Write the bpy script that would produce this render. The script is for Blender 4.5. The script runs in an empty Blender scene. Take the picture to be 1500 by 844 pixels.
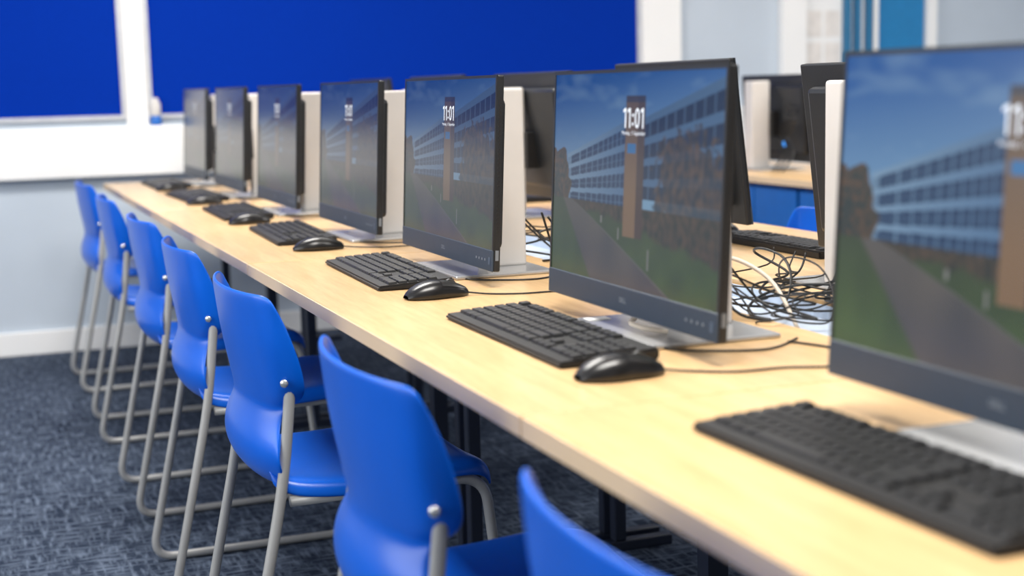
import bpy, bmesh, math, random
from mathutils import Vector, Matrix, noise
random.seed(7)
S = bpy.context.scene
COL = S.collection
try:
    S.view_settings.view_transform = 'Standard'
    S.view_settings.look = 'None'
except Exception as e:
    print(e)
DZ = 0.73      # desk height
CH = 1.083     # camera height

# ------------------------------------------------------------------ materials
def base_mat(name):
    m = bpy.data.materials.new(name); m.use_nodes = True
    nt = m.node_tree
    return m, nt, nt.nodes['Principled BSDF']

def mat(name, c, rough=0.5, metal=0.0, var=0.06, scale=20, bump=0.0, coat=0.0, stretch=(1,1,1), spec=None, bscale=None):
    m, nt, b = base_mat(name)
    N = nt.nodes; L = nt.links
    tc = N.new('ShaderNodeTexCoord'); mp = N.new('ShaderNodeMapping')
    mp.inputs['Scale'].default_value = stretch
    L.new(tc.outputs['Object'], mp.inputs['Vector'])
    no = N.new('ShaderNodeTexNoise'); no.inputs['Scale'].default_value = scale
    no.inputs['Detail'].default_value = 4
    L.new(mp.outputs['Vector'], no.inputs['Vector'])
    cr = N.new('ShaderNodeValToRGB')
    cr.color_ramp.elements[0].position = 0.3; cr.color_ramp.elements[1].position = 0.7
    cr.color_ramp.elements[0].color = (*[x*(1-var) for x in c], 1)
    cr.color_ramp.elements[1].color = (*[min(1, x*(1+var)) for x in c], 1)
    L.new(no.outputs['Fac'], cr.inputs['Fac'])
    L.new(cr.outputs['Color'], b.inputs['Base Color'])
    b.inputs['Roughness'].default_value = rough
    b.inputs['Metallic'].default_value = metal
    if spec is not None: b.inputs['Specular IOR Level'].default_value = spec
    if coat: b.inputs['Coat Weight'].default_value = coat
    if bump:
        n2 = N.new('ShaderNodeTexNoise'); n2.inputs['Scale'].default_value = bscale or scale*4
        L.new(mp.outputs['Vector'], n2.inputs['Vector'])
        bp = N.new('ShaderNodeBump'); bp.inputs['Strength'].default_value = bump
        bp.inputs['Distance'].default_value = 0.002
        L.new(n2.outputs['Fac'], bp.inputs['Height']); L.new(bp.outputs['Normal'], b.inputs['Normal'])
    return m

M = {}
M['blue'] = mat('blue_plastic', (0.0003, 0.118, 0.68), 0.30, var=0.05, scale=8, bump=0.05, bscale=500, spec=0.42)
M['tube'] = mat('grey_tube', (0.42, 0.42, 0.41), 0.36, metal=0.2, var=0.05)
M['bolt'] = mat('bolt_metal', (0.75, 0.75, 0.73), 0.25, metal=0.8)
M['black'] = mat('black_plastic', (0.010, 0.010, 0.011), 0.38, var=0.1, scale=60)
M['key'] = mat('key_plastic', (0.016, 0.016, 0.017), 0.45, var=0.1, scale=60)
M['kbody'] = mat('keyboard_plastic', (0.005, 0.005, 0.006), 0.55, var=0.1, scale=60)
M['mouse'] = mat('mouse_plastic', (0.009, 0.009, 0.010), 0.28, var=0.1, scale=60)
M['casing'] = mat('casing_plastic', (0.012, 0.014, 0.017), 0.4, var=0.1, scale=40, bump=0.1, bscale=400)
M['chin'] = mat('chin_plastic', (0.022, 0.038, 0.064), 0.42, var=0.05, scale=30)
M['silver'] = mat('silver_plastic', (0.63, 0.605, 0.58), 0.42, var=0.02)
M['base'] = mat('base_metal', (0.50, 0.51, 0.52), 0.26, metal=0.5, var=0.04)
M['logo'] = mat('logo_grey', (0.17, 0.20, 0.24), 0.4)
M['wheel'] = mat('wheel_rubber', (0.06, 0.06, 0.06), 0.5)
M['cable'] = mat('cable_rubber', (0.010, 0.010, 0.010), 0.5)
M['cablegrey'] = mat('cable_beige', (0.66, 0.58, 0.48), 0.5)
M['board'] = mat('board_felt', (0.0004, 0.029, 0.33), 0.95, var=0.1, scale=250, bump=0.3, spec=0.08)
M['boardframe'] = mat('board_frame', (0.62, 0.64, 0.68), 0.35, metal=0.3)
M['wall'] = mat('wall_paint', (0.53, 0.60, 0.68), 0.8, var=0.02, scale=4, bump=0.05)
M['white'] = mat('white_paint', (0.90, 0.90, 0.89), 0.5, var=0.015, scale=5)
M['ceil'] = mat('ceiling_paint', (0.8, 0.8, 0.8), 0.9, var=0.02)
M['tray'] = mat('tray_metal', (0.50, 0.58, 0.70), 0.45, var=0.04)
M['deskleg'] = mat('leg_steel', (0.012, 0.018, 0.038), 0.45, var=0.04)
M['cab'] = mat('cabinet_blue', (0.005, 0.12, 0.45), 0.45, var=0.05)
M['teal'] = mat('teal_paint', (0.018, 0.16, 0.33), 0.4, var=0.04)
M['doorblue'] = mat('door_blue', (0.015, 0.20, 0.46), 0.3, var=0.04)
M['led'] = mat('led_sticker', (0.05, 0.35, 0.95), 0.4)
M['led'].node_tree.nodes['Principled BSDF'].inputs['Emission Color'].default_value = (0.02, 0.25, 1, 1)
M['led'].node_tree.nodes['Principled BSDF'].inputs['Emission Strength'].default_value = 0.5
M['tubblue'] = mat('tub_blue', (0.02, 0.15, 0.55), 0.4)
M['paper'] = mat('pale_paper', (0.80, 0.76, 0.72), 0.7, var=0.10, scale=14)
M['sticker'] = mat('sticker', (0.06, 0.09, 0.14), 0.4)

def wood(name):
    m, nt, b = base_mat(name); N = nt.nodes; L = nt.links
    tc = N.new('ShaderNodeTexCoord'); mp = N.new('ShaderNodeMapping')
    mp.inputs['Scale'].default_value = (22, 1.2, 22)
    L.new(tc.outputs['Object'], mp.inputs['Vector'])
    n1 = N.new('ShaderNodeTexNoise'); n1.inputs['Scale'].default_value = 3.0
    n1.inputs['Detail'].default_value = 6; n1.inputs['Distortion'].default_value = 0.5
    L.new(mp.outputs['Vector'], n1.inputs['Vector'])
    n2 = N.new('ShaderNodeTexNoise'); n2.inputs['Scale'].default_value = 22
    n2.inputs['Detail'].default_value = 3
    L.new(mp.outputs['Vector'], n2.inputs['Vector'])
    mx = N.new('ShaderNodeMix'); mx.inputs['Factor'].default_value = 0.4
    L.new(n1.outputs['Fac'], mx.inputs[2]); L.new(n2.outputs['Fac'], mx.inputs[3])
    cr = N.new('ShaderNodeValToRGB'); e = cr.color_ramp.elements
    e[0].position = 0.33; e[0].color = (0.61, 0.385, 0.18, 1)
    e[1].position = 0.66; e[1].color = (0.78, 0.53, 0.275, 1)
    L.new(mx.outputs[0], cr.inputs['Fac']); L.new(cr.outputs['Color'], b.inputs['Base Color'])
    b.inputs['Roughness'].default_value = 0.28
    return m
M['wood'] = wood('maple_laminate')
M['edge'] = mat('edge_band', (0.76, 0.57, 0.36), 0.45, var=0.04, scale=15, stretch=(1, 0.2, 1))

def carpet():
    m, nt, b = base_mat('carpet_weave'); N = nt.nodes; L = nt.links
    tc = N.new('ShaderNodeTexCoord')
    outs = []
    for sc, s in (((54, 9, 1), 1.5), ((9, 54, 1), 1.5)):
        mp = N.new('ShaderNodeMapping'); mp.inputs['Scale'].default_value = sc
        L.new(tc.outputs['Object'], mp.inputs['Vector'])
        n = N.new('ShaderNodeTexNoise'); n.inputs['Scale'].default_value = s
        n.inputs['Detail'].default_value = 2; n.inputs['Roughness'].default_value = 0.5
        L.new(mp.outputs['Vector'], n.inputs['Vector']); outs.append(n.outputs['Fac'])
    a = N.new('ShaderNodeMath'); a.operation = 'MAXIMUM'
    L.new(outs[0], a.inputs[0]); L.new(outs[1], a.inputs[1])
    f = N.new('ShaderNodeTexNoise'); f.inputs['Scale'].default_value = 260
    L.new(tc.outputs['Object'], f.inputs['Vector'])
    mx = N.new('ShaderNodeMix'); mx.inputs['Factor'].default_value = 0.18
    L.new(a.outputs[0], mx.inputs[2]); L.new(f.outputs['Fac'], mx.inputs[3])
    cr = N.new('ShaderNodeValToRGB'); e = cr.color_ramp.elements
    e[0].position = 0.47; e[0].color = (0.018, 0.027, 0.048, 1)
    e[1].position = 0.66; e[1].color = (0.115, 0.145, 0.20, 1)
    L.new(mx.outputs[0], cr.inputs['Fac']); L.new(cr.outputs['Color'], b.inputs['Base Color'])
    b.inputs['Roughness'].default_value = 0.95; b.inputs['Specular IOR Level'].default_value = 0.1
    bp = N.new('ShaderNodeBump'); bp.inputs['Strength'].default_value = 0.4; bp.inputs['Distance'].default_value = 0.003
    L.new(mx.outputs[0], bp.inputs['Height']); L.new(bp.outputs['Normal'], b.inputs['Normal'])
    return m
M['carpet'] = carpet()

def screen_mat():
    m, nt, b = base_mat('screen_glass'); N = nt.nodes; L = nt.links
    at = N.new('ShaderNodeAttribute'); at.attribute_name = 'pic'
    b.inputs['Base Color'].default_value = (0.008, 0.009, 0.011, 1)
    b.inputs['Roughness'].default_value = 0.22
    b.inputs['Specular IOR Level'].default_value = 0.48
    L.new(at.outputs['Color'], b.inputs['Emission Color'])
    lw = N.new('ShaderNodeLayerWeight'); lw.inputs['Blend'].default_value = 0.5
    mr = N.new('ShaderNodeMapRange')
    mr.inputs['From Min'].default_value = 0.45; mr.inputs['From Max'].default_value = 0.88
    mr.inputs['To Min'].default_value = 1.0; mr.inputs['To Max'].default_value = 0.10
    L.new(lw.outputs['Facing'], mr.inputs['Value'])
    L.new(mr.outputs[0], b.inputs['Emission Strength'])
    return m
M['screen'] = screen_mat()
def glow(name, c, s):
    m, nt, b = base_mat(name)
    b.inputs['Base Color'].default_value = (*c, 1)
    b.inputs['Emission Color'].default_value = (*c, 1); b.inputs['Emission Strength'].default_value = s
    return m
M['text'] = glow('clock_white', (0.62, 0.68, 0.76), 0.42)

# ------------------------------------------------------------------ mesh helpers
def add_obj(name, me, m=None, parent=None, smooth=False):
    if m is not None and len(me.materials) == 0: me.materials.append(m)
    if smooth: me.polygons.foreach_set('use_smooth', [True]*len(me.polygons))
    o = bpy.data.objects.new(name, me); COL.objects.link(o)
    if parent is not None: o.parent = parent
    return o
def bm_obj(name, bm, m=None, parent=None, smooth=False):
    bmesh.ops.recalc_face_normals(bm, faces=bm.faces[:])
    me = bpy.data.meshes.new(name); bm.to_mesh(me); bm.free()
    return add_obj(name, me, m, parent, smooth)
def bm_box(bm, lo, hi, bev=0.0, seg=2):
    r = bmesh.ops.create_cube(bm, size=1)
    vs = r['verts']
    for v in vs:
        v.co = Vector([lo[i] + (v.co[i]+0.5)*(hi[i]-lo[i]) for i in range(3)])
    if bev:
        es = list({e for v in vs for e in v.link_edges})
        r2 = bmesh.ops.bevel(bm, geom=es, offset=bev, segments=seg, affect='EDGES', profile=0.5)
        return r2['verts']
    return vs
def box(name, lo, hi, m, parent=None, bev=0.0, seg=2, smooth=False):
    bm = bmesh.new(); bm_box(bm, lo, hi, bev, seg)
    return bm_obj(name, bm, m, parent, smooth)
def fillet(pts, rad, n=6):
    out = [Vector(pts[0])]
    for i in range(1, len(pts)-1):
        p = Vector(pts[i]); a = Vector(pts[i-1]); c = Vector(pts[i+1])
        r = rad[i-1] if isinstance(rad, (list, tuple)) else rad
        da = (a-p); dc = (c-p)
        ra = min(r, da.length*0.48); rc = min(r, dc.length*0.48)
        A = p+da.normalized()*ra; C = p+dc.normalized()*rc
        for k in range(n+1):
            t = k/n
            out.append(A*(1-t)**2 + p*2*t*(1-t) + C*t*t)
    out.append(Vector(pts[-1]))
    return out
def bm_tube(bm, pts, r, n=10):
    pts = [Vector(p) for p in pts]
    rings = []; up = None
    for i, p in enumerate(pts):
        t = (pts[min(i+1, len(pts)-1)] - pts[max(i-1, 0)])
        if t.length < 1e-9: t = Vector((0, 0, 1))
        t.normalize()
        if up is None:
            up = Vector((0, 1, 0)) if abs(t.y) < 0.9 else Vector((1, 0, 0))
        u = (up - t*up.dot(t)); u.normalize(); up = u
        w = t.cross(u)
        rings.append([bm.verts.new(p + (u*math.cos(2*math.pi*k/n) + w*math.sin(2*math.pi*k/n))*r) for k in range(n)])
    for a, b in zip(rings, rings[1:]):
        for k in range(n):
            bm.faces.new((a[k], a[(k+1) % n], b[(k+1) % n], b[k]))
    bm.faces.new(rings[0][::-1]); bm.faces.new(rings[-1])
def tube(name, pts, r, m, parent=None, n=10):
    bm = bmesh.new(); bm_tube(bm, pts, r, n)
    return bm_obj(name, bm, m, parent, True)
def catmull(P, n=8):
    P = [Vector(p) for p in P]; out = []
    Q = [P[0]]+P+[P[-1]]
    for i in range(1, len(Q)-2):
        for k in range(n):
            t = k/n
            a, b, c, d = Q[i-1], Q[i], Q[i+1], Q[i+2]
            out.append(0.5*((2*b)+(c-a)*t+(2*a-5*b+4*c-d)*t*t+(3*b-a-3*c+d)*t**3))
    out.append(P[-1]); return out
def lathe(name, prof, m, parent=None, n=24, loc=(0, 0, 0)):
    bm = bmesh.new(); rings = []
    for r, z in prof:
        rings.append([bm.verts.new((loc[0]+r*math.cos(2*math.pi*k/n), loc[1]+r*math.sin(2*math.pi*k/n), loc[2]+z)) for k in range(n)])
    for a, b in zip(rings, rings[1:]):
        for k in range(n): bm.faces.new((a[k], a[(k+1) % n], b[(k+1) % n], b[k]))
    bm.faces.new(rings[0][::-1]); bm.faces.new(rings[-1])
    return bm_obj(name, bm, m, parent, True)
def empty(name, loc=(0, 0, 0), rz=0.0, label=None, cat=None, group=None):
    o = bpy.data.objects.new(name, None); o.empty_display_size = 0.1
    o.location = loc; o.rotation_euler = (0, 0, rz); COL.objects.link(o)
    tag(o, label, cat, group); return o
def tag(o, label=None, cat=None, group=None, kind=None):
    if label: o['label'] = label
    if cat: o['category'] = cat
    if group: o['group'] = group
    if kind: o['kind'] = kind
    return o
def kids(o): return [c for c in bpy.data.objects if c.parent is o]
def dup(root, loc, rz=0.0, label=None, group=None, skip=()):
    def rec(o, par):
        n = o.copy(); COL.objects.link(n)
        if par is not None: n.parent = par
        for c in kids(o):
            if not any(c.name.startswith(s) for s in skip): rec(c, n)
        return n
    n = rec(root, None); n.location = loc; n.rotation_euler = (0, 0, rz)
    if label: n['label'] = label
    if group: n['group'] = group
    return n
def text_mesh(s, size, align='CENTER', bold=0.0):
    cu = bpy.data.curves.new('txt', 'FONT'); cu.body = s; cu.size = size
    cu.align_x = align; cu.align_y = 'CENTER'; cu.offset = bold; cu.resolution_u = 4
    o = bpy.data.objects.new('txt', cu); COL.objects.link(o)
    dg = bpy.context.evaluated_depsgraph_get()
    me = bpy.data.meshes.new_from_object(o.evaluated_get(dg))
    bpy.data.objects.remove(o); bpy.data.curves.remove(cu)
    me.materials.clear()
    return me
def clock_mesh(h, st):
    """11:01 drawn with a flagged light sans 1 and a rounded 0, centred on the origin"""
    V = []; Fc = []
    def quad(*p):
        i = len(V); V.extend((x, y, 0) for x, y in p); Fc.append(tuple(range(i, i+len(p))))
    adv1, adv0, advc = h*0.50, h*0.68, h*0.30
    x = -(3*adv1+adv0+advc)/2
    for ch in '11:01':
        if ch == '1':
            c = x+adv1*0.60
            quad((c-st/2, -h/2), (c+st/2, -h/2), (c+st/2, h/2), (c-st/2, h/2))
            quad((c-st/2, h/2), (c-st/2, h/2-st*1.25), (c-h*0.27, h*0.5-h*0.24), (c-h*0.27, h*0.5-h*0.24+st*1.1))
            x += adv1
        elif ch == '0':
            c = x+adv0/2; n = 28; a, b = h*0.27, h*0.5
            for k in range(n):
                t0 = 2*math.pi*k/n; t1 = 2*math.pi*(k+1)/n
                quad((c+a*math.cos(t0), b*math.sin(t0)), (c+a*math.cos(t1), b*math.sin(t1)),
                     (c+(a-st)*math.cos(t1), (b-st)*math.sin(t1)), (c+(a-st)*math.cos(t0), (b-st)*math.sin(t0)))
            x += adv0
        else:
            c = x+advc/2; q = st*0.6
            for y in (-h*0.30, h*0.14): quad((c-q, y-q), (c+q, y-q), (c+q, y+q), (c-q, y+q))
            x += advc
    me = bpy.data.meshes.new('clock_digits'); me.from_pydata(V, [], Fc); return me

# ------------------------------------------------------------------ room
def struct(o): o['kind'] = 'structure'; return o
WY = 6.32
struct(box('floor', (-3.2, -3.0, -0.1), (7.0, WY+0.1, 0), M['carpet']))
struct(box('wall_back', (-3.2, WY, 0), (7.0, WY+0.12, 2.8), M['wall']))
struct(box('ceiling', (-3.2, -3.0, 2.8), (7.0, WY+0.12, 2.9), M['ceil']))
struct(box('wall_right', (6.9, -3.0, 0), (7.0, WY, 2.8), M['wall']))
struct(box('wall_left', (-3.3, -3.0, 0), (-3.2, WY, 0.95), M['wall']))
struct(box('baseboard_back', (-3.2, WY-0.018, 0), (6.9, WY, 0.10), M['white'], bev=0.004))
struct(box('trim_1', (-3.2, WY-0.055, 0.745), (3.9, WY, 0.955), M['white'], bev=0.006))      # dado trunking
struct(box('trim_2', (0.684, WY-0.03, 0.955), (0.773, WY, 2.8), M['white'], bev=0.003))
struct(box('trim_3', (3.13, WY-0.04, 0.955), (3.34, WY, 2.8), M['white'], bev=0.003))
struct(box('trim_4', (3.91, WY-0.05, 0), (4.05, WY, 2.8), M['white'], bev=0.003))
struct(box('trim_5', (4.05, WY-0.012, 0.1), (4.29, WY, 2.6), M['white']))
# pinned sheets on a slim panel
e = empty('paper_display', (4.17, WY-0.012, 1.10), label='pale paper notices pinned on the white wall panel', cat='paper notices')
for x in (-0.056, 0.056):
    for z in (0.10, 0.26):
        box('paper_sheet', (x-0.046, -0.0014, z-0.066), (x+0.046, 0.0004, z+0.066), M['paper'], e)

def notice_board(x0, x1, z0, z1, label):
    e = empty('notice_board', ((x0+x1)/2, WY, z0), label=label, cat='notice board', group='blue notice boards on the wall')
    hw = (x1-x0)/2; h = z1-z0; f = 0.018
    box('felt_panel', (-hw+f, -0.014, f), (hw-f, -0.001, h-f), M['board'], e)
    bm = bmesh.new()
    bm_box(bm, (-hw, -0.024, 0), (hw, -0.001, f)); bm_box(bm, (-hw, -0.024, h-f), (hw, -0.001, h))
    bm_box(bm, (-hw, -0.024, f), (-hw+f, -0.001, h-f)); bm_box(bm, (hw-f, -0.024, f), (hw, -0.001, h-f))
    bm_obj('board_frame', bm, M['boardframe'], e)
notice_board(-1.9, 0.682, 0.985, 2.2, 'royal blue felt notice board with thin silver frame')
notice_board(0.775, 3.128, 0.985, 2.2, 'wide royal blue felt notice board above white trunking')

# window / door on the back wall
e = empty('window_1', (4.38, WY, 0.9)); struct(e)
bm = bmesh.new()
for x in (-0.08, -0.02, 0.05): bm_box(bm, (x-0.016, -0.05, 0), (x+0.016, 0, 1.7), 0.003)
bm_box(bm, (-0.1, -0.05, -0.03), (0.08, 0, 0.0)); bm_obj('window_frame', bm, M['teal'], e)
bm = bmesh.new(); bm_box(bm, (-0.096, -0.015, 0), (0.066, -0.005, 1.7)); bm_obj('pane', bm, M['white'], e)
e = empty('door_1', (4.63, WY, 0)); struct(e)
box('door_leaf', (-0.15, -0.03, 0.01), (0.15, -0.001, 2.1), M['doorblue'], e, 0.003)
box('door_frame', (0.155, -0.055, 0), (0.215, -0.001, 2.15), M['white'], e, 0.003)
box('door_frame', (-0.178, -0.055, 0), (-0.152, -0.001, 2.15), M['white'], e, 0.003)
box('door_handle', (0.10, -0.055, 1.0), (0.12, -0.03, 1.12), M['bolt'], e, 0.003)

# tub on the trunking
e = empty('wipes_tub', (0.803, WY-0.030, 0.9555), label='small white plastic tub with blue base on the trunking', cat='tub')
lathe('tub_body', [(0.022, 0), (0.024, 0.004), (0.024, 0.036), (0.022, 0.04)], M['tubblue'], e)
lathe('tub_top', [(0.0215, 0.04), (0.0225, 0.045), (0.0225, 0.09), (0.018, 0.100), (0.014, 0.102), (0.014, 0.114), (0.010, 0.117)], M['silver'], e)

# ------------------------------------------------------------------ desks
def make_desk():
    e = empty('desk', label='long maple laminate desk with pale edging and dark metal legs', cat='desk', group='maple desks in rows')
    D = 0.56; Ln = 1.546; t = 0.024
    box('tabletop', (0.002, -Ln/2, DZ-t), (D, Ln/2, DZ), M['wood'], e, 0.0015, 1)
    box('edge_strip', (0.0, -Ln/2, DZ-t), (0.002, Ln/2, DZ-0.001), M['edge'], e)
    for sy in (-1, 1):
        bm = bmesh.new()
        y = sy*(Ln/2-0.03)
        bm_box(bm, (0.46, y-0.015, 0.025), (0.49, y+0.015, DZ-t-0.03), 0.004)
        bm_box(bm, (0.34, y-0.015, 0), (0.54, y+0.015, 0.025), 0.004)
        bm_box(bm, (0.30, y-0.015, DZ-t-0.03), (0.54, y+0.015, DZ-t), 0.004)
        bm_obj('leg', bm, M['deskleg'], e)
    box('crossbeam', (0.51, -Ln/2+0.05, DZ-t-0.06), (0.525, Ln/2-0.05, DZ-t-0.03), M['deskleg'], e)
    return e
DA = 0.545; SEAM = 1.40
desk0 = make_desk()
desk0.location = (DA, SEAM-0.775, 0)
for i in range(3): dup(desk0, (DA, SEAM+0.775+1.55*i, 0))
DB = 1.85
for i in range(-1, 3): dup(desk0, (DB, SEAM+0.775+1.55*i, 0), math.pi)
lc = 'maple laminate worktop resting on blue cupboards'
dup(desk0, (2.76, 4.80, 0), 0, label=lc, skip=('leg', 'crossbeam'))
dup(desk0, (2.76, 3.25, 0), 0, label=lc, skip=('leg', 'crossbeam'))
# cable tray strips between back to back desks
e = empty('cable_tray', (1.1975, 3.05, 0), label='light grey metal cable tray between the two desk rows', cat='cable tray')
bm = bmesh.new(); bm_box(bm, (-0.084, -2.4, 0.690), (0.084, 3.0, 0.700))
bm_box(bm, (-0.084, -2.4, 0.700), (-0.080, 3.0, 0.722)); bm_box(bm, (0.080, -2.4, 0.700), (0.084, 3.0, 0.722))
bm_obj('tray_channel', bm, M['tray'], e)
for y in (-2.3, -0.9, 0.65, 2.2, 2.9): box('tray_support', (-0.02, y-0.02, 0), (0.02, y+0.02, 0.69), M['deskleg'], e)

# cupboards under far desk
def cupboard():
    e = empty('cupboard', label='low blue storage cupboard under the desk', cat='cupboard', group='blue cupboards under the far desk')
    box('body', (0.0, -0.295, 0.0), (0.34, 0.295, 0.705), M['cab'], e, 0.003)
    for s in (-1, 1):
        d = box('door', (-0.02, min(0.003*s, 0.29*s), 0.05), (-0.001, max(0.003*s, 0.29*s), 0.69), M['cab'], e, 0.003)
        lathe('knob', [(0.006, 0), (0.006, 0.012), (0.012, 0.018), (0.011, 0.026), (0.005, 0.029)], M['silver'], d)
        k = kids(d)[0]; k.rotation_euler = (0, -math.pi/2, 0); k.location = (-0.02, 0.03*s, 0.5)
    return e
c0 = cupboard(); c0.location = (2.80, 5.26, 0)
for y in (4.66, 4.06, 3.46): dup(c0, (2.80, y, 0))

# ------------------------------------------------------------------ wallpaper picture
def mixc(a, b, t):
    t = max(0, min(1, t)); return tuple(a[i]*(1-t)+b[i]*t for i in range(3))
def nz(x, y, s, o=0): return noise.noise(Vector((x*s, y*s, o)))
def soft(a, b, s): return max(0, min(1, (a-b)/s+0.5))
def pic(u, v):
    U = u*1.8
    c = mixc((0.19, 0.35, 0.52), (0.008, 0.090, 0.32), (v-0.45)/0.5 + (0.2-u)*0.3)
    cl = nz(U*0.6, v*2.4, 3, 3)+0.4*nz(U, v*3, 8, 4)
    c = mixc(c, (0.26, 0.41, 0.56), max(0, cl-0.15)*0.6)
    # left building, four storeys receding to the left
    if 0.10 < u < 0.50:
        t = (u-0.10)/0.40
        roof = 0.60+0.185*t; base = 0.37-0.01*t
        if base < v < roof:
            f = (v-base)/(roof-base); k = f*4 % 1
            bay = ((t**1.5)*11) % 1
            lit = mixc((0.19, 0.31, 0.45), (0.075, 0.16, 0.30), t)
            if k < 0.66 and f < 0.97:
                c = (0.012, 0.042, 0.11) if bay > 0.18 else mixc(lit, (0.03, 0.08, 0.16), 0.4)
                if 0.28 < k < 0.34: c = mixc(c, lit, 0.4)
            else: c = lit
    # left trees
    d = ((u-0.04)/0.075)**2+((v-0.46)/0.17)**2 + nz(U, v, 12, 1)*0.8
    if d < 1: c = mixc((0.02, 0.035, 0.035), (0.10, 0.06, 0.035), 0.45+nz(U, v, 40, 2)+(d-0.5)*0.5)
    # right building
    if u > 0.58:
        t = (u-0.58)/0.42
        roof = 0.79+0.18*t; base = 0.42
        if base < v < roof:
            f = (v-base)/(roof-base)*4; k = f % 1
            bay = (t**0.9*9) % 1
            if k < 0.64:
                c = (0.008, 0.028, 0.07) if bay > 0.17 else (0.05, 0.10, 0.18)
            else: c = (0.065, 0.14, 0.26)
    # right trees
    d = ((u-0.84)/0.20)**2+((v-0.51)/0.24)**2 + nz(U, v, 7, 5)*0.9 + nz(U, v, 26, 6)*0.6
    if d < 1:
        c = mixc(c, mixc((0.018, 0.026, 0.040), (0.095, 0.062, 0.042), 0.42+nz(U, v, 22, 7)*1.1), min(1, (1-d)*4)*0.9)
    # ground
    if v < 0.38:
        q = (0.38-v)/0.38
        g = mixc((0.040, 0.06, 0.030), (0.070, 0.115, 0.035), q*1.2)
        g = mixc(g, (0.025, 0.042, 0.024), 0.2+nz(U, v, 7, 8)*0.4)
        l = 0.075+0.20*q; r = 0.12+0.62*q**0.92
        pth = mixc((0.115, 0.102, 0.092), (0.066, 0.066, 0.070), 0.4+q*0.3+nz(U, v, 5, 9)*0.6)
        c2 = g
        hedge = 0.33-0.24*max(0, u-0.35)
        c2 = mixc(c2, mixc((0.024, 0.030, 0.026), (0.080, 0.056, 0.038), 0.5+nz(U, v, 24, 2)), soft(v, hedge+nz(U, v, 15, 3)*0.03, 0.03)*soft(u, r, 0.02))
        c = mixc(c2, pth, soft(u, l, 0.02)*soft(r, u, 0.012))
        if r < u < r+0.006+0.012*q: c = (0.12, 0.115, 0.11)
        for bu, bv, bh in ((0.63, 0.10, 0.10), (0.45, 0.215, 0.06), (0.34, 0.28, 0.04)):
            if abs(u-bu) < 0.005 and bv < v < bv+bh: c = (0.2, 0.2, 0.19)
    # tower
    if 0.475 < u < 0.590 and 0.235 < v < 0.895:
        c = (0.22, 0.135, 0.075) if u < 0.548 else (0.070, 0.044, 0.038)
        c = mixc(c, (0.085, 0.07, 0.065), max(0, v-0.40)*1.5)
        if 0.625 < v < 0.675 and 0.49 < u < 0.54: c = (0.04, 0.18, 0.42)
        if v > 0.86: c = mixc(c, (0.02, 0.04, 0.08), 0.7)
    return tuple(x*0.88 for x in c)

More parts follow.
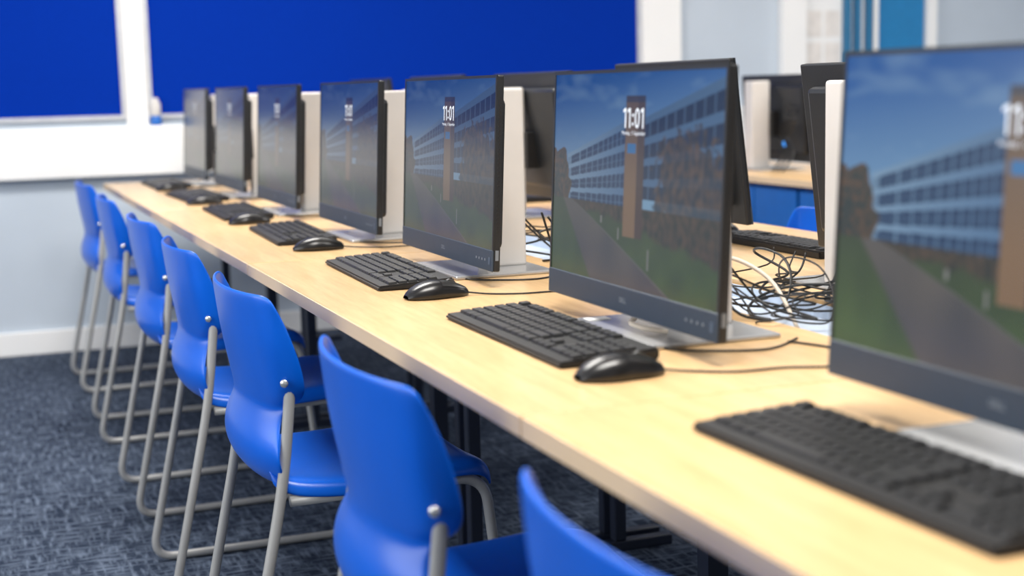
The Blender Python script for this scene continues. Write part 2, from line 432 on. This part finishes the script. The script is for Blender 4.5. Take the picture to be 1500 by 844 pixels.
W, H = 0.540, 0.344
CN = 0.038
TL = math.radians(3.0); X0 = -0.08; Z0 = 0.030
def P3(d, y, h):
    return Vector((X0+d*math.cos(TL)+h*math.sin(TL), y, Z0+h*math.cos(TL)-d*math.sin(TL)))
def tilt_box(bm, d0, d1, y0, y1, h0, h1, bev=0, seg=2):
    vs = bm_box(bm, (d0, y0, h0), (d1, y1, h1), bev, seg)
    return vs
def tilt_all(bm):
    for v in bm.verts: v.co = P3(v.co.x, v.co.y, v.co.z)
def make_computer():
    e = empty('desktop_computer', label='black all-in-one computer on silver stand showing lock screen', cat='computer', group='all-in-one computers on the desks')
    # casing
    bm = bmesh.new()
    tilt_box(bm, 0.002, 0.015, -W/2, W/2, 0, H, 0.003)
    tilt_box(bm, 0.013, 0.040, -W/2+0.05, W/2-0.05, 0.035, H-0.04, 0.010)
    # thin lip round the display
    tilt_box(bm, 0.0, 0.003, -W/2, W/2, H-0.005, H); tilt_box(bm, 0.0, 0.003, -W/2, -W/2+0.005, CN, H-0.005)
    tilt_box(bm, 0.0, 0.003, W/2-0.005, W/2, CN, H-0.005)
    tilt_all(bm); bm_obj('casing', bm, M['casing'], e)
    bm = bmesh.new(); tilt_box(bm, -0.001, 0.0025, -W/2, W/2, 0, CN, 0.001, 1)
    tilt_all(bm); ch = bm_obj('chin', bm, M['chin'], e)
    # display
    nu, nv = 360, 200
    w = W-0.010; hh = H-0.005-CN
    verts = []; cols = []
    for j in range(nv+1):
        for i in range(nu+1):
            u = i/nu; v = j/nv
            verts.append(P3(0.001, w/2-u*w, CN+v*hh))
            cols.extend((*pic(u, v), 1))
    faces = []
    for j in range(nv):
        for i in range(nu):
            a = j*(nu+1)+i; faces.append((a, a+1, a+nu+2, a+nu+1))
    me = bpy.data.meshes.new('display'); me.from_pydata(verts, [], faces)
    ca = me.attributes.new('pic', 'FLOAT_COLOR', 'POINT'); ca.data.foreach_set('color', cols)
    disp = add_obj('display', me, M['screen'], e, True)
    def place_text(name, t, uc, hc, m, par, d=0.0004):
        for v in t.vertices: v.co = P3(d, w/2-uc*w - v.co.x, hc+v.co.y)
        return add_obj(name, t, m, par)
    place_text('clock_digits', clock_mesh(0.0275, 0.0034), 0.525, CN+hh*0.79, M['text'], disp)
    place_text('date_line', text_mesh('Monday, 11 September', 0.0078), 0.525, CN+hh*0.72, M['text'], disp)
    place_text('brand_logo', text_mesh('DELL', 0.010, bold=0.0002), 0.5, 0.019, M['logo'], ch, d=-0.0013)
    bm = bmesh.new()
    tilt_box(bm, -0.0016, -0.001, -W/2+0.010, -W/2+0.018, 0.012, 0.025)
    tilt_all(bm); bm_obj('sticker', bm, M['sticker'], ch)
    bm = bmesh.new()
    for k in range(4): tilt_box(bm, -0.0014, -0.001, -W/2+0.034+k*0.015, -W/2+0.038+k*0.015, 0.017, 0.021)
    tilt_all(bm); bm_obj('control_icon', bm, M['logo'], ch)
    # side ports & vent
    bm = bmesh.new()
    for k in range(30): tilt_box(bm, 0.006, 0.010, -W/2-0.0006, -W/2+0.001, 0.07+k*0.008, 0.073+k*0.008)
    tilt_all(bm); bm_obj('side_vent', bm, M['black'], e)
    bm = bmesh.new(); tilt_box(bm, 0.005, 0.011, -W/2-0.0008, -W/2+0.001, 0.020, 0.038)
    tilt_all(bm); bm_obj('side_port', bm, M['logo'], e)
    # stand column
    bm = bmesh.new(); bm_box(bm, (0.0, -0.030, 0.006), (0.082, 0.030, 0.350), 0.006, 3)
    bm_obj('stand_column', bm, M['silver'], e)
    bm = bmesh.new(); bm_box(bm, (-0.036, -0.05, 0.13), (0.004, 0.05, 0.23), 0.003)
    bm_obj('mount_bracket', bm, M['black'], e)
    box('base_plate', (-0.10, -0.13, 0), (0.10, 0.13, 0.007), M['base'], e, 0.003)
    return e

comp = make_computer()
XA = 0.94
mon_y = [1.018, 1.800, 2.598, 3.34, 4.155, 4.93, 5.69]
def retilt(c, deg, dz):
    Rm = Matrix.Rotation(math.radians(deg), 3, 'Y'); p = Vector((X0, 0, Z0))
    for k in kids(c):
        if k.name.split('.')[0] in ('casing', 'chin', 'display', 'side_vent', 'side_port'):
            k.rotation_euler = (0, math.radians(deg), 0); k.location = p-Rm@p+Vector((0, 0, dz))
comp.location = (XA, mon_y[0], DZ)
for y in mon_y[1:]: dup(comp, (XA, y, DZ))
XB = 1.44
lb = 'black all-in-one computer seen from behind with silver stand'
for y, dz in ((2.02, .010), (2.82, .028), (3.64, .018), (4.46, .022), (5.27, .022)):
    retilt(dup(comp, (XB, y, DZ), math.pi, label=lb), 4.0, dz)
cc = dup(comp, (3.02, 4.97, DZ), math.pi, label='black computer back with cables and glowing blue light')
lathe('power_light', [(0.012, 0), (0.012, 0.004), (0.006, 0.006)], M['led'], cc, n=12)
k = [c for c in kids(cc) if c.name.startswith('power_light')][0]
k.rotation_euler = (0, math.pi/2, 0); k.location = (-0.034, 0.085, 0.10)
retilt(comp, 0.0, 0.007)

# ------------------------------------------------------------------ keyboards
KP = 0.0190
def key_layout():
    L = []
    def run(r, start, ws):
        x = start
        for w in ws:
            if w > 0: L.append((r, x+w/2, w))
            x += abs(w)
    run(1, 0, [1]*13+[2]); run(2, 0, [1.5]+[1]*12+[1.5]); run(3, 0, [1.75]+[1]*11+[2.25])
    run(4, 0, [1.25]+[1]*11+[2.75]); run(5, 0, [1.25, 1.25, 1.25, 6.25, 1.25, 1.25, 1.25, 1.25])
    for r in (1, 2, 3): run(r, 18.8, [1]*4)
    run(4, 18.8, [1, 1, 1, 1]); run(5, 18.8, [2, 1, 1])
    for r in (1, 2): run(r, 15.4, [1]*3)
    run(4, 15.4, [-1, 1]); run(5, 15.4, [1]*3)
    run(0, 0, [1, -1, 1, 1, 1, 1, -0.5, 1, 1, 1, 1, -0.5, 1, 1, 1, 1]); run(0, 15.4, [1]*3)
    return L
LAY = key_layout()
KW = 0.449; KD = 0.140
def key_bm(bm, w, off=(0, 0, 0)):
    hw = w*KP/2-0.0015; hd = KP/2-0.0015; h = 0.0045; t = 0.0015
    vs = []
    for z, i in ((0, 0), (h*0.8, t*0.6), (h, t)):
        for sx, sy in ((-1, -1), (1, -1), (1, 1), (-1, 1)):
            vs.append(bm.verts.new((off[0]+sx*(hd-i), off[1]+sy*(hw-i), off[2]+z)))
    for a in (0, 4):
        for k in range(4): bm.faces.new((vs[a+k], vs[a+(k+1) % 4], vs[a+4+(k+1) % 4], vs[a+4+k]))
    bm.faces.new(vs[8:])
KMESH = {}
def key_mesh(w):
    if w not in KMESH:
        bm = bmesh.new(); key_bm(bm, w); bmesh.ops.recalc_face_normals(bm, faces=bm.faces[:])
        me = bpy.data.meshes.new('key'); bm.to_mesh(me); bm.free(); me.materials.append(M['key']); KMESH[w] = me
    return KMESH[w]
KT = math.atan2(0.007, KD)
def keypos(r, x):
    y = KW/2-0.010-x*KP
    rowx = KD/2-0.016-(r*KP*0.98 + (0.003 if r > 0 else 0))
    z = 0.0092+ (rowx+KD/2)*math.tan(KT)
    return rowx, y, z
def make_keyboard(full):
    e = empty('keyboard', label='black full-size computer keyboard lying on the maple desk', cat='keyboard', group='black keyboards on the desks')
    bm = bmesh.new(); vs = bm_box(bm, (-KD/2, -KW/2, 0.0), (KD/2, KW/2, 0.009))
    for v in bm.verts:
        if v.co.z > 0.005 and v.co.x > 0: v.co.z += 0.007
    bmesh.ops.bevel(bm, geom=bm.edges[:], offset=0.003, segments=2, affect='EDGES')
    bm_obj('keyboard_body', bm, M['kbody'], e)
    lay = LAY if full else []
    rest = LAY[100:] if full else LAY
    for r, x, w in lay[:100]:
        k = bpy.data.objects.new('key', key_mesh(w)); COL.objects.link(k); k.parent = e
        k.location = keypos(r, x); k.rotation_euler = (0, -KT, 0)
    bm = bmesh.new()
    for r, x, w in rest: key_bm(bm, w, keypos(r, x))
    k = bm_obj('keys', bm, M['key'], e); k['kind'] = 'stuff'
    return e
XK = 0.752
kf = make_keyboard(True); kf.location = (XK, 1.835, DZ)
dup(kf, (XK, 1.037, DZ), 0.02)
dup(kf, (0.750, 2.625, DZ), -0.03)
ks = make_keyboard(False); ks.location = (XK, 3.47, DZ); ks.rotation_euler = (0, 0, -0.04)
for y, r in ((4.20, -0.02), (4.96, 0.03), (5.72, 0.0)): dup(ks, (XK, y, DZ), r)
for y in (1.80, 2.60, 3.42, 4.24, 5.05): dup(ks, (1.635, y, DZ), math.pi)

# ------------------------------------------------------------------ mice
def make_mouse():
    e = empty('computer_mouse', label='black wired computer mouse beside the keyboard', cat='mouse', group='black mice on the desks')
    def prof(t):    # t 0 tail..1 nose -> halfwidth, height
        w = 0.0315*(max(0, math.sin(math.pi*min(1, max(0, t*0.94+0.03))))**0.42)*(1-0.10*math.exp(-((t-0.6)/0.15)**2))
        h = 0.031*(max(0, math.sin(math.pi*min(1, t*0.90+0.02)))**0.62)*(1.05-0.28*t)
        return w, h
    n = 20; m = 16; Lm = 0.112
    def shell(a0, a1, t0, t1, grow, name, mt):
        bm = bmesh.new(); rows = []
        for i in range(n+1):
            t = t0+(t1-t0)*i/n; w, h = prof(t); row = []
            for j in range(m+1):
                a = a0+(a1-a0)*j/m
                cy = math.copysign(abs(math.cos(a))**0.75, math.cos(a)); cz = abs(math.sin(a))**0.8
                row.append(bm.verts.new((-Lm/2+t*Lm, -cy*(w+grow), 0.002+cz*(h+grow))))
            rows.append(row)
        for a, b in zip(rows, rows[1:]):
            for j in range(m): bm.faces.new((a[j], a[j+1], b[j+1], b[j]))
        if grow == 0:
            for a, b in zip(rows, rows[1:]): bm.faces.new((a[0], b[0], b[-1], a[-1]))
        bmesh.ops.remove_doubles(bm, verts=bm.verts[:], dist=0.00005)
        return bm_obj(name, bm, mt, e, True)
    shell(0, math.pi, 0.0, 1.0, 0, 'mouse_body', M['mouse'])
    shell(math.radians(38), math.radians(86), 0.52, 0.97, 0.0009, 'mouse_button', M['black'])
    shell(math.radians(94), math.radians(142), 0.52, 0.97, 0.0009, 'mouse_button', M['black'])
    bm = bmesh.new(); bmesh.ops.create_cone(bm, cap_ends=True, segments=20, radius1=0.010, radius2=0.010, depth=0.006)
    for v in bm.verts: v.co = Vector((v.co.x+0.026, v.co.z, v.co.y+0.0200))
    bm_obj('scroll_wheel', bm, M['wheel'], e)
    return e
mo = make_mouse()
mice = [(0.728, 1.535), (0.741, 2.285), (0.738, 3.12), (0.725, 3.86), (0.73, 4.64), (0.73, 5.40)]
mo.location = (*mice[0], DZ)
for (x, y), r in zip(mice[1:], (0.1, -0.1, 0.05, 0, 0.1)): dup(mo, (x, y, DZ), r)
for y in (2.10, 2.92, 3.72, 4.55): dup(mo, (1.64, y, DZ), math.pi)

# ------------------------------------------------------------------ chairs
def bake(ob):
    dg = bpy.context.evaluated_depsgraph_get()
    me = bpy.data.meshes.new_from_object(ob.evaluated_get(dg))
    ob.modifiers.clear(); ob.data = me
def make_chair():
    e = empty('classroom_chair', label='blue plastic classroom chair with grey tubular skid frame tucked under desk', cat='chair', group='blue classroom chairs along the desks')
    O = 0.60
    # z, centre x, half width, wing factor
    rows = [(.430, .456, .125, 0), (.445, .434, .160, 0), (.470, .414, .188, 0), (.500, .406, .196, 0), (.535, .412, .180, 0), (.562, .423, .160, 0), (.577, .426, .159, 0.1),
            (.590, .425, .180, .8), (.612, .422, .193, 1), (.655, .414, .198, .95), (.695, .408, .201, .75), (.732, .404, .201, .45), (.757, .401, .199, .25), (.766, .401, .195, .15)]
    ss = [-1, -.93, -.84, -.7, -.5, -.25, 0, .25, .5, .7, .84, .93, 1]
    bm = bmesh.new(); G = []
    for z, xb, hw, wf in rows:
        r = []
        for s in ss:
            a = abs(s)
            low = 0.036*a**2.3
            top = 0.036*a**2.3
            y = s*hw
            if a == 1: top = 0.072; y = math.copysign(hw, s)
            elif a == .93: top = 0.044; y = math.copysign(hw*.995, s)
            elif a == .84: top = 0.026; y = math.copysign(hw*.935, s)
            y = y*wf+s*hw*(1-wf)
            r.append(bm.verts.new((xb+top*wf+low*(1-wf)-O, y, z - (0.008 if (a == 1 and z > .745) else 0))))
        G.append(r)
    for a, b in zip(G, G[1:]):
        for k in range(len(ss)-1): bm.faces.new((a[k], a[k+1], b[k+1], b[k]))
    ob = bm_obj('backrest', bm, M['blue'], e, True)
    md = ob.modifiers.new('thick', 'SOLIDIFY'); md.thickness = 0.0062; md.offset = 0
    md = ob.modifiers.new('sub', 'SUBSURF'); md.levels = 2; md.render_levels = 2
    bake(ob)
    ob.data.polygons.foreach_set('use_smooth', [True]*len(ob.data.polygons))
    # seat
    bm = bmesh.new(); G = []
    xs = [.435, .45, .48, .54, .60, .66, .72, .77, .80, .815, .82]
    zx = [.478, .466, .457, .452, .451, .454, .459, .460, .452, .436, .424]
    sw = [.165, .178, .188, .195, .198, .198, .196, .192, .182, .168, .160]
    ss2 = [-1.0, -.985, -.93, -.8, -.5, -.2, .2, .5, .8, .93, .985, 1.0]
    dz = [-.026, -.010, 0, 0.001, -.004, -.006, -.006, -.004, 0.001, 0, -.010, -.026]
    for x, z, w in zip(xs, zx, sw):
        G.append([bm.verts.new((x-O, s*w, z+q)) for s, q in zip(ss2, dz)])
    for a, b in zip(G, G[1:]):
        for k in range(len(ss2)-1): bm.faces.new((a[k], a[k+1], b[k+1], b[k]))
    ob = bm_obj('seat', bm, M['blue'], e, True)
    md = ob.modifiers.new('thick', 'SOLIDIFY'); md.thickness = 0.006; md.offset = -1
    md = ob.modifiers.new('sub', 'SUBSURF'); md.levels = 2; md.render_levels = 2
    bake(ob)
    r = 0.0094
    for sg in (-1, 1):
        y = sg*0.180
        pts = [(.473-O, y, .645), (.468-O, y, .60), (.452-O, y, .455), (.352-O, y, r+.001), (.845-O, y, r+.001), (.80-O, y*0.98, .425), (.462-O, y*0.98, .425)]
        tube('leg_frame', fillet(pts, [.05, .10, .055, .07, .05], 8), r, M['tube'], e, 12)
        for bx, by, bz, an in ((.4565, .1965, .624, -62),):
            bm = bmesh.new(); bmesh.ops.create_uvsphere(bm, u_segments=14, v_segments=8, radius=0.0068)
            Rm = Matrix.Rotation(sg*math.radians(an), 3, 'Z')
            for v in bm.verts: v.co = Rm @ Vector((v.co.x*0.45, v.co.y, v.co.z)) + Vector((bx-O, sg*by, bz))
            bm_obj('bolt', bm, M['bolt'], e, True)
    tube('crossbar', [(.72-O, -.178, .430), (.72-O, .178, .430)], 0.008, M['tube'], e)
    tube('crossbar', [(.50-O, -.178, .428), (.50-O, .178, .428)], 0.008, M['tube'], e)
    return e
ch = make_chair()
cy = [0.90, 1.635, 2.40, 3.12, 3.85, 4.70, 5.55]
ch.location = (0.592, cy[0], 0)
for y, dx, r in zip(cy[1:], (0, -.005, 0, .005, 0, 0), (0, .02, -.01, .02, -.02, .02)): dup(ch, (0.60+dx, y, 0), r)
for y in (2.10, 2.89, 3.60, 4.15, 4.75, 5.3): dup(ch, (1.80, y, 0), math.pi)

# ------------------------------------------------------------------ cables
def cable(pts, r=0.0024, m='cable', label='thin black cable trailing across the desk', group='black cables on the desks', n=8):
    P = catmull(pts, n)
    c = sum(P, Vector())/len(P); c.z = min(p.z for p in P)
    o = tube('cable', [p-c for p in P], r, M[m], None, 6); o.location = c
    tag(o, label, 'cable', group); return o
g = DZ+0.002
for i, (x, y) in enumerate(mice):
    my = mon_y[i+1]
    w = random.uniform(-0.01, 0.01)
    if i in (1, 0, 2):
        cable([(x+.056, y, g+.003), (x+.09, y-.012+w, g), (x+.14, y-.045, g), (x+.20, y-.05, g), (x+.26, y-.07, g), (x+.30, y-.03, g), (x+.325, y+.03, g), (x+.30, y+.10, g)], 0.0016,
              label='black mouse cable curving round behind the monitor')
    cable([(XK+.068, my+.05, g+.010), (XK+.085, my+.03, g), (XK+.1, my-.10, g), (XK+.13, my-.16, g), (XK+.22, my-.20, g), (XK+.30, my-.15, g)], 0.0016,
          label='black keyboard cable running under the monitor')
def tangle(y0, n, x0=1.05, x1=1.36, sp=.22):
    for q in range(n):
        P = []; x = random.uniform(x0, x0+.06); y = y0+random.uniform(-.12, .12)
        loose = (q % 3 == 0)
        P.append((x-.02, y, g+.04+random.uniform(0, .07)))
        h = random.uniform(-1.5, 1.5); cv = random.choice((-1, 1))*random.uniform(.35, .75)
        ph = random.uniform(0, 6)
        for k in range(12):
            h += cv
            if random.random() < .2: cv = -cv
            nx = x+.052*math.cos(h); ny = y+.065*math.sin(h)
            if not (x0 < nx < x1): h = math.pi-h; nx = x+.052*math.cos(h)
            if abs(ny-y0) > sp: h = -h; ny = y+.065*math.sin(h)
            x, y = nx, ny
            lift = (.045*math.sin(math.pi*(k-2)/5) if (loose and 2 <= k <= 7) else 0)
            P.append((x, y, g+.014+.014*math.sin(ph+k*.8)+lift))
        P.append((x1-.01, y+.05, g+.02)); P.append((x1+.01, y+.06, g+.05))
        cable(P, random.choice((.0015, .0019, .0023)), label='tangled black cable behind the computers', group='tangled cables behind the computers', n=6)
for y, n in ((1.95, 9), (2.45, 6), (2.85, 5), (3.5, 3), (4.2, 2), (4.95, 2)): tangle(y, n)
cable([(1.06, 2.02, g+.05), (1.12, 1.98, g+.075), (1.16, 1.90, g+.045), (1.15, 1.80, g-.02)], 0.0035, 'cablegrey', 'pale beige cable looping over the cable tray', 'pale cables')
cable([(.90, 1.74, g+.008), (.875, 1.76, g+.012), (.868, 1.79, g+.016), (.885, 1.81, g+.018)], 0.0035, 'cablegrey', 'short white cable on the stand base', 'pale cables')
for k in range(3):
    yy = 4.86-.035*k
    cable([(3.035, yy, DZ+.26-.03*k), (3.0, yy-.06, DZ+.20), (3.015, yy+.0, DZ+.13), (2.99, yy-.07, DZ+.07), (2.93, yy-.09, DZ+.005)], 0.004,
          label='black cable hanging behind the far computer', group='cables behind the far computer')
o = box('paper_label', (-0.018, -0.012, 0), (0.018, 0.012, 0.0006), M['white']); o.location = (0.868, 1.905, DZ+0.0075)
tag(o, 'small white paper label on the stand base', 'label')

# ------------------------------------------------------------------ lights
def area(name, loc, rot, sx, sy, p, c=(1, 1, 1)):
    l = bpy.data.lights.new(name, 'AREA'); l.shape = 'RECTANGLE'; l.size = sx; l.size_y = sy; l.energy = p; l.color = c
    o = bpy.data.objects.new(name, l); COL.objects.link(o); o.location = loc; o.rotation_euler = rot
    return o
area('ceiling_light', (0.7, 1.3, 2.78), (0, 0, 0), 1.2, 0.8, 92, (1, .965, .91))
area('ceiling_light', (0.7, 4.3, 2.78), (0, 0, 0), 1.2, 0.8, 90, (1, .965, .91))
area('ceiling_light', (4.0, 3.6, 2.78), (0, 0, 0), 2.0, 2.0, 110, (1, .97, .93))
area('window_light', (-3.0, 2.5, 1.8), (0, -math.pi/2, 0), 1.6, 5.0, 115, (.97, .985, 1))
w = bpy.data.worlds.new('World'); S.world = w; w.use_nodes = True
bg = w.node_tree.nodes['Background']; bg.inputs[0].default_value = (0.95, 0.97, 1, 1); bg.inputs[1].default_value = 0.40

# ------------------------------------------------------------------ camera
psi = math.radians(21.06); th = math.radians(8.07); phi = 0.025
F = Vector((math.sin(psi)*math.cos(th), math.cos(psi)*math.cos(th), -math.sin(th)))
R0 = Vector((math.cos(psi), -math.sin(psi), 0)); U0 = R0.cross(F)
R = R0*math.cos(phi)-U0*math.sin(phi); U = U0*math.cos(phi)+R0*math.sin(phi)
cd = bpy.data.cameras.new('Camera'); cam = bpy.data.objects.new('Camera', cd); COL.objects.link(cam)
mw = Matrix((R, U, -F)).transposed().to_4x4(); mw.translation = Vector((0, 0, CH)); cam.matrix_world = mw
cd.sensor_width = 36; cd.lens = 50; cd.clip_start = 0.05
cd.dof.use_dof = True; cd.dof.focus_distance = 2.55; cd.dof.aperture_fstop = 2.8
S.camera = cam
print('done', len(bpy.data.objects))
